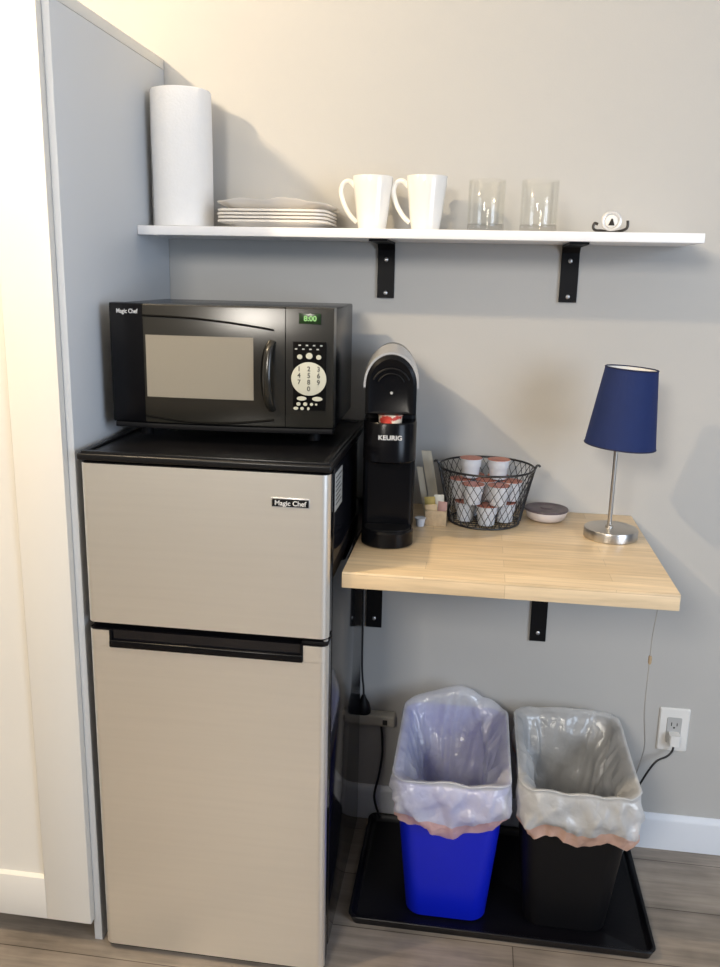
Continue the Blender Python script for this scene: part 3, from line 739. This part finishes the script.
# ---------------------------------------------------------------- tray and bins
t = thing('boot_tray', 'wide shallow black plastic tray on the floor under the bins', 'tray', (.845,-.21,0))
TX0, TX1, TY0, TY1 = .510, 1.1690, -.4000, -.018
bm = bmesh.new()
def tr(z, d, r=.022): return rrect((TX0+TX1)/2, (TY0+TY1)/2, z, (TX1-TX0)/2-d, (TY1-TY0)/2-d, max(.006, r-d), 6)
loft(bm, [tr(.0005,.012), tr(.002,.009), tr(.020,.002), tr(.023,0), tr(.0245,.001), tr(.0245,.006), tr(.022,.009), tr(.008,.014), tr(.006,.018)])
obj('pan', bm, 'tray', t)

BIN_H = .378
def bin_at(cx, cy, mat, label):
    t = thing('waste_bin', label, 'bin', (cx, cy, .0063))
    bm = bmesh.new(); b0 = .0070
    def rg(z, hx, hy, r=.038): return rrect(cx, cy+.020*(1-z/BIN_H), z, hx, hy, r, 8)
    loft(bm, [rg(b0,.086,.124), rg(b0+.003,.0890,.1275), rg(.20,.1035,.1500), rg(BIN_H-.020,.1150,.170), rg(BIN_H-.018,.1195,.1745,.042), rg(BIN_H-.002,.1205,.1755,.042), rg(BIN_H,.1190,.174,.042),
              rg(BIN_H-.002,.1165,.1715,.040), rg(BIN_H-.02,.1130,.168), rg(.20,.1010,.1475), rg(b0+.006,.0865,.125)])
    obj('bucket', bm, mat, t)
    return t
def bag_at(cx, cy, mat, seed, label, hem, peak):
    t = thing('bin_liner', label, 'bin liner', (cx, cy, BIN_H), None)
    NT = 240
    unit = even_rrect(0, 0, 0, .1205, .1755, .043, NT)
    def nz(a, b): return noise.noise(Vector((a+seed*7.3, b, seed)))
    def ridge(a, b): return .35-abs(nz(a, b))*1.6            # sharp creases
    lev = [('o', u) for u in (0, .11, .22, .27, .30, .33, .40, .47, .54, .61, .68, .75, .82, .88, .94, 1)]
    lev += [('t', 0), ('t', 1), ('t', 2)]
    lev += [('i', u) for u in (.02, .05, .09, .14, .20, .27, .34, .42, .50, .60, .70, .85, 1)]
    cache = {}
    rings = []
    for kind, u in lev:
        pts = []
        for i in range(NT):
            ux, uy, _ = unit[i]; c, s = ux/.1205, uy/.1755        # -1..1 around the rim
            P_ = ux*9, uy*9                                       # noise coordinates, about one crease per 4 cm
            L_ = (P_[0]*1.6, P_[1]*1.6)
            frontback = abs(s)**3; side = .22+.78*frontback
            zt = BIN_H+.0045+peak*max(0, s)**6*max(0, 1-abs(c)**1.5*1.15)+.003*nz(ux*30, uy*30)+.016*abs(nz(ux*13+2, uy*13))*abs(s)**2
            if kind == 'o':
                zh = hem(c, s)+.006*nz(ux*25, uy*25)
                z = zh+(zt-zh)*u
                off = (.003+.017*math.sin(PI*min(1, u*1.02))**.6*(.5+.9*abs(nz(ux*14+u, uy*14)))+.007*(1-u))*side
                # creases radiate: pulled together near the hem, crossing near the rim
                fold = .020*ridge(ux*16+u*.9, uy*16+u*1.3)+.012*ridge(ux*34-u*1.5, uy*34+u*2.4)+.004*nz(ux*80+u*4, uy*80-u*5)
                fold *= (1-u**3)*side
                k = max(0, min(1, (z-.2)/.178)); hx = .1045+.0150*k; hy = .158+.0165*k
                d = max(.0015, off+fold)
            elif kind == 't':
                hx, hy = .1205, .1755; d = (.0040, .0018, -.0040)[int(u)]; z = zt+(.0, .0022, .0)[int(u)]
            else:
                z = zt-u*.31
                k = max(0, min(1, z/BIN_H)); hx = .0885+.0260*k; hy = .141+.028*k; a = min(1, u*7)
                ins = .007+a*(.034*max(0, .25+ridge(ux*9-u*1.1, uy*9+u*1.6))+.016*max(0, .2+ridge(ux*24+u*2.0, uy*24-u*1.2))+.003*nz(ux*70+u*6, uy*70))
                ins += .045*u*u
                d = -ins
            f = i/NT
            key = (round(hx+d, 5), round(hy+d, 5))
            if key not in cache: cache[key] = even_rrect(cx, cy, 0, hx+d, hy+d, .040, NT)
            q = cache[key][i]; pts.append((q[0], q[1], z))
        rings.append(pts)
    bm = bmesh.new(); loft(bm, rings[3:], False, True); obj('film', bm, mat, t, ang=180)
    bm = bmesh.new(); loft(bm, rings[:4], False, False); h = obj('drawstring_hem', bm, 'hem', t, ang=180)
    h['label'] = 'salmon pink drawstring hem'
    return t
def hem_a(c, s):   # lower in the middle of the front, higher at the corners
    return .300-.036*max(0, -s)**2*(1-.75*abs(c)**1.3)
def hem_b(c, s):
    return .296-max(0, -s)**2*(.020+.010*math.cos((c-.0)*7)+.008*c)
bin_at(.7215, -.2430, 'blue_bin', 'bright blue waste bin with a white liner, on the black tray')
bin_at(.9840, -.2330, 'black_bin', 'black waste bin with a white liner, right one on the tray')
bag_at(.7215, -.2430, 'bag', 1.3, 'translucent white liner folded over the blue bin', hem_a, .040)
bag_at(.9840, -.2330, 'bag2', 4.1, 'translucent white liner folded over the black bin', hem_b, .002)

# ---------------------------------------------------------------- outlet, cords, power strip
t = thing('wall_outlet', 'white wall outlet plate above the baseboard at the right', 'outlet', (1.2515,-.001,.33))
bm = bmesh.new(); xa, xb, za, zb = 1.2159, 1.2872, .2720, .3863
def rp(y, d): return [(x, y, z) for x, z, _ in [(p[0], p[1], 0) for p in rrect((xa+xb)/2, (za+zb)/2, 0, (xb-xa)/2-d, (zb-za)/2-d, .004, 4)]]
loft(bm, [rp(-.0008,0), rp(-.0030,0), rp(-.0058,.0025), rp(-.0062,.005)]); obj('face_plate', bm, 'outlet', t)
bm = bmesh.new()
def rq(y, d, hz): return [(p[0], y, p[1]) for p in rrect((xa+xb)/2, (za+zb)/2, 0, .0175-d, hz-d, .004, 4)]
loft(bm, [rq(-.0062,0,.034), rq(-.0078,.0005,.034)]); rc = obj('receptacle', bm, 'outlet_face', t)
bm = bmesh.new(); xm = (xa+xb)/2; zm = (za+zb)/2
for dz in (.016,):
    bx(bm, xm-.0075, xm-.0055, -.0084, -.0076, zm+dz-.004, zm+dz+.005, bev=0)
    bx(bm, xm+.0055, xm+.0075, -.0084, -.0076, zm+dz-.004, zm+dz+.004, bev=0)
    loft(bm, [[(xm+.0024*math.cos(a*PI/6), y, zm+dz-.0085+.0024*math.sin(a*PI/6)) for a in range(12)] for y in (-.0076,-.0084)])
obj('slot', bm, 'slot', rc)
# plug and black cord running down behind the bin
t = thing('plug_cord', 'black cord plugged into the white outlet, running down behind the bin', 'cord', (1.2515,-.01,.315))
bm = bmesh.new(); loft(bm, [rrect(xm, -.0200, z, .0125, .0118, .004, 4) for z in (.2980,.3260)]); obj('plug', bm, 'outlet', t)
pts = [(1.2520,-.020,.2985),(1.2500,-.022,.282),(1.2380,-.026,.268),(1.2150,-.030,.2560),(1.1980,-.034,.232),(1.1830,-.036,.200),(1.1660,-.038,.160),(1.1560,-.040,.115),(1.1500,-.044,.070),(1.1560,-.055,.036),(1.1720,-.062,.030)]
obj('cable', tube(bmesh.new(), pts, .0026, 8, sub=6), 'cord_black', t)
t = thing('lamp_cord', 'thin grey lamp cord with small inline switch hanging below the counter', 'cord', (1.07,-.36,.8333))
def cw(p): return p
pts = [(1.0890,-.430,.8325),(1.0875,-.425,.790),(1.0850,-.420,.740),(1.0850,-.420,.694),(1.0850,-.418,.640),(1.0900,-.400,.570),(1.1120,-.330,.480),(1.1330,-.240,.400),(1.1450,-.150,.300),(1.1500,-.080,.20),(1.1500,-.060,.10),(1.1540,-.066,.045),(1.1420,-.090,.0300)]
obj('cable', tube(bmesh.new(), pts, .0013, 8, sub=6), 'cord_clear', t)
bm = bmesh.new(); loft(bm, [rrect(1.0850, -.4200, z, hx, .003, .002, 3) for z, hx in ((.686,.002),(.689,.0032),(.700,.0032),(.703,.002))]); obj('inline_switch', bm, 'kraft_box', t)

t = thing('power_strip', 'off-white power strip on the wall low beside the fridge', 'power strip', (.53,-.02,.29))
bm = box(.4700, .5690, -.036, -.0015, .2820, .3110, bev=.005, seg=3); obj('housing', bm, 'strip', t)
bm = bmesh.new()
for x in (.545,): bx(bm, x-.006, x+.006, -.0366, -.0355, .288, .302, bev=.001)
obj('socket', bm, 'slot', t)
t = thing('appliance_plug', 'black plug with cord standing on the off-white power strip', 'plug', (.4880,-.026,.3115))
bm = bmesh.new(); lathe(bm, .4880, -.026, [(.0105,.3117),(.0190,.3150),(.0190,.3260),(.0150,.3400),(.0080,.3520),(.0045,.3620)], 24); obj('plug_body', bm, 'black_matte', t)
pts = [(.4880,-.026,.361),(.4868,-.026,.385),(.4840,-.026,.410),(.4820,-.026,.45),(.4815,-.026,.55),(.4815,-.026,.68),(.4830,-.026,.85),(.4960,-.030,.884),(.520,-.045,.8700),(.545,-.076,.8700)]
obj('cable', tube(bmesh.new(), pts, .0026, 8, sub=6), 'cord_black', t)
t = single('hanging_cord', tube(bmesh.new(), [(.5350,-.030,.281),(.5385,-.030,.250),(.5400,-.028,.200),(.5330,-.030,.140),(.5230,-.034,.080),(.5400,-.045,.0275)], .0030, 8, sub=6), 'cord_black', (.535,-.03,.281),
           'black cord drooping below the power strip down to the tray', 'cord')

# ---------------------------------------------------------------- light
w = bpy.data.worlds.new('World'); SC.world = w; w.use_nodes = True
bg = w.node_tree.nodes['Background']; bg.inputs[1].default_value = 1
wn = w.node_tree; g = wn.nodes.new('ShaderNodeTexCoord'); sp_ = wn.nodes.new('ShaderNodeSeparateXYZ'); rp_ = wn.nodes.new('ShaderNodeValToRGB')
ma = wn.nodes.new('ShaderNodeMath'); ma.operation = 'MULTIPLY_ADD'; ma.inputs[1].default_value = .5; ma.inputs[2].default_value = .5
wn.links.new(g.outputs['Generated'], sp_.inputs[0]); wn.links.new(sp_.outputs['X'], ma.inputs[0]); wn.links.new(ma.outputs[0], rp_.inputs[0])
rp_.color_ramp.elements[0].position = .10; rp_.color_ramp.elements[0].color = (.34,.31,.265,1)      # warm ambient glow added on the left to grade the steel's reflections
rp_.color_ramp.elements[1].position = .62; rp_.color_ramp.elements[1].color = (.10,.115,.14,1)      # added ambient fades cooler and dimmer to the right
wn.links.new(rp_.outputs[0], bg.inputs[0])
def light(kind, name, loc, energy, col, size=.1, target=None, sy=None, spot=None):
    d = bpy.data.lights.new(name, kind); d.energy = energy; d.color = col
    if kind == 'AREA':
        d.size = size
        if sy: d.shape = 'RECTANGLE'; d.size_y = sy
    else: d.shadow_soft_size = size
    o = bpy.data.objects.new(name, d); COL.objects.link(o); o.location = loc
    if target:
        o.rotation_euler = (Vector(target)-Vector(loc)).to_track_quat('-Z', 'Y').to_euler()
    return o
light('POINT', 'ceiling_bulb', (-.52,-1.12,2.255), 66, (1,.79,.52), .028)
light('AREA', 'window_daylight', (3.0,-2.5,1.5), 52, (.70,.82,1), 1.3, (.2,-.2,1.1), 1.5)
light('AREA', 'room_light', (-.1,-3.7,2.3), 48, (1,.93,.83), .6, (.7,0,.6), .6)

# ---------------------------------------------------------------- camera
cam = bpy.data.cameras.new('camera'); co = bpy.data.objects.new('camera', cam); COL.objects.link(co)
yaw, pitch, roll = -.135, -.2319, .0218
F = Vector((math.sin(yaw)*math.cos(pitch), math.cos(yaw)*math.cos(pitch), math.sin(pitch)))
Rr = F.cross(Vector((0,0,1))).normalized(); Up = Rr.cross(F)
R2 = Rr*math.cos(roll)+Up*math.sin(roll); U2 = -Rr*math.sin(roll)+Up*math.cos(roll)
mm = Matrix((R2, U2, -F)).transposed().to_4x4(); mm.translation = (.7326,-1.9774,1.3924)
co.matrix_world = mm
cam.sensor_fit = 'HORIZONTAL'; cam.sensor_width = 36; cam.lens = 848.79*36/720
cam.shift_x = -.0006; cam.shift_y = -.00857; cam.clip_start = .05
SC.camera = co
vs = SC.view_settings; vs.view_transform = 'Standard'; vs.look = 'None'; vs.gamma = 1; vs.use_curve_mapping = False; vs.exposure = .08
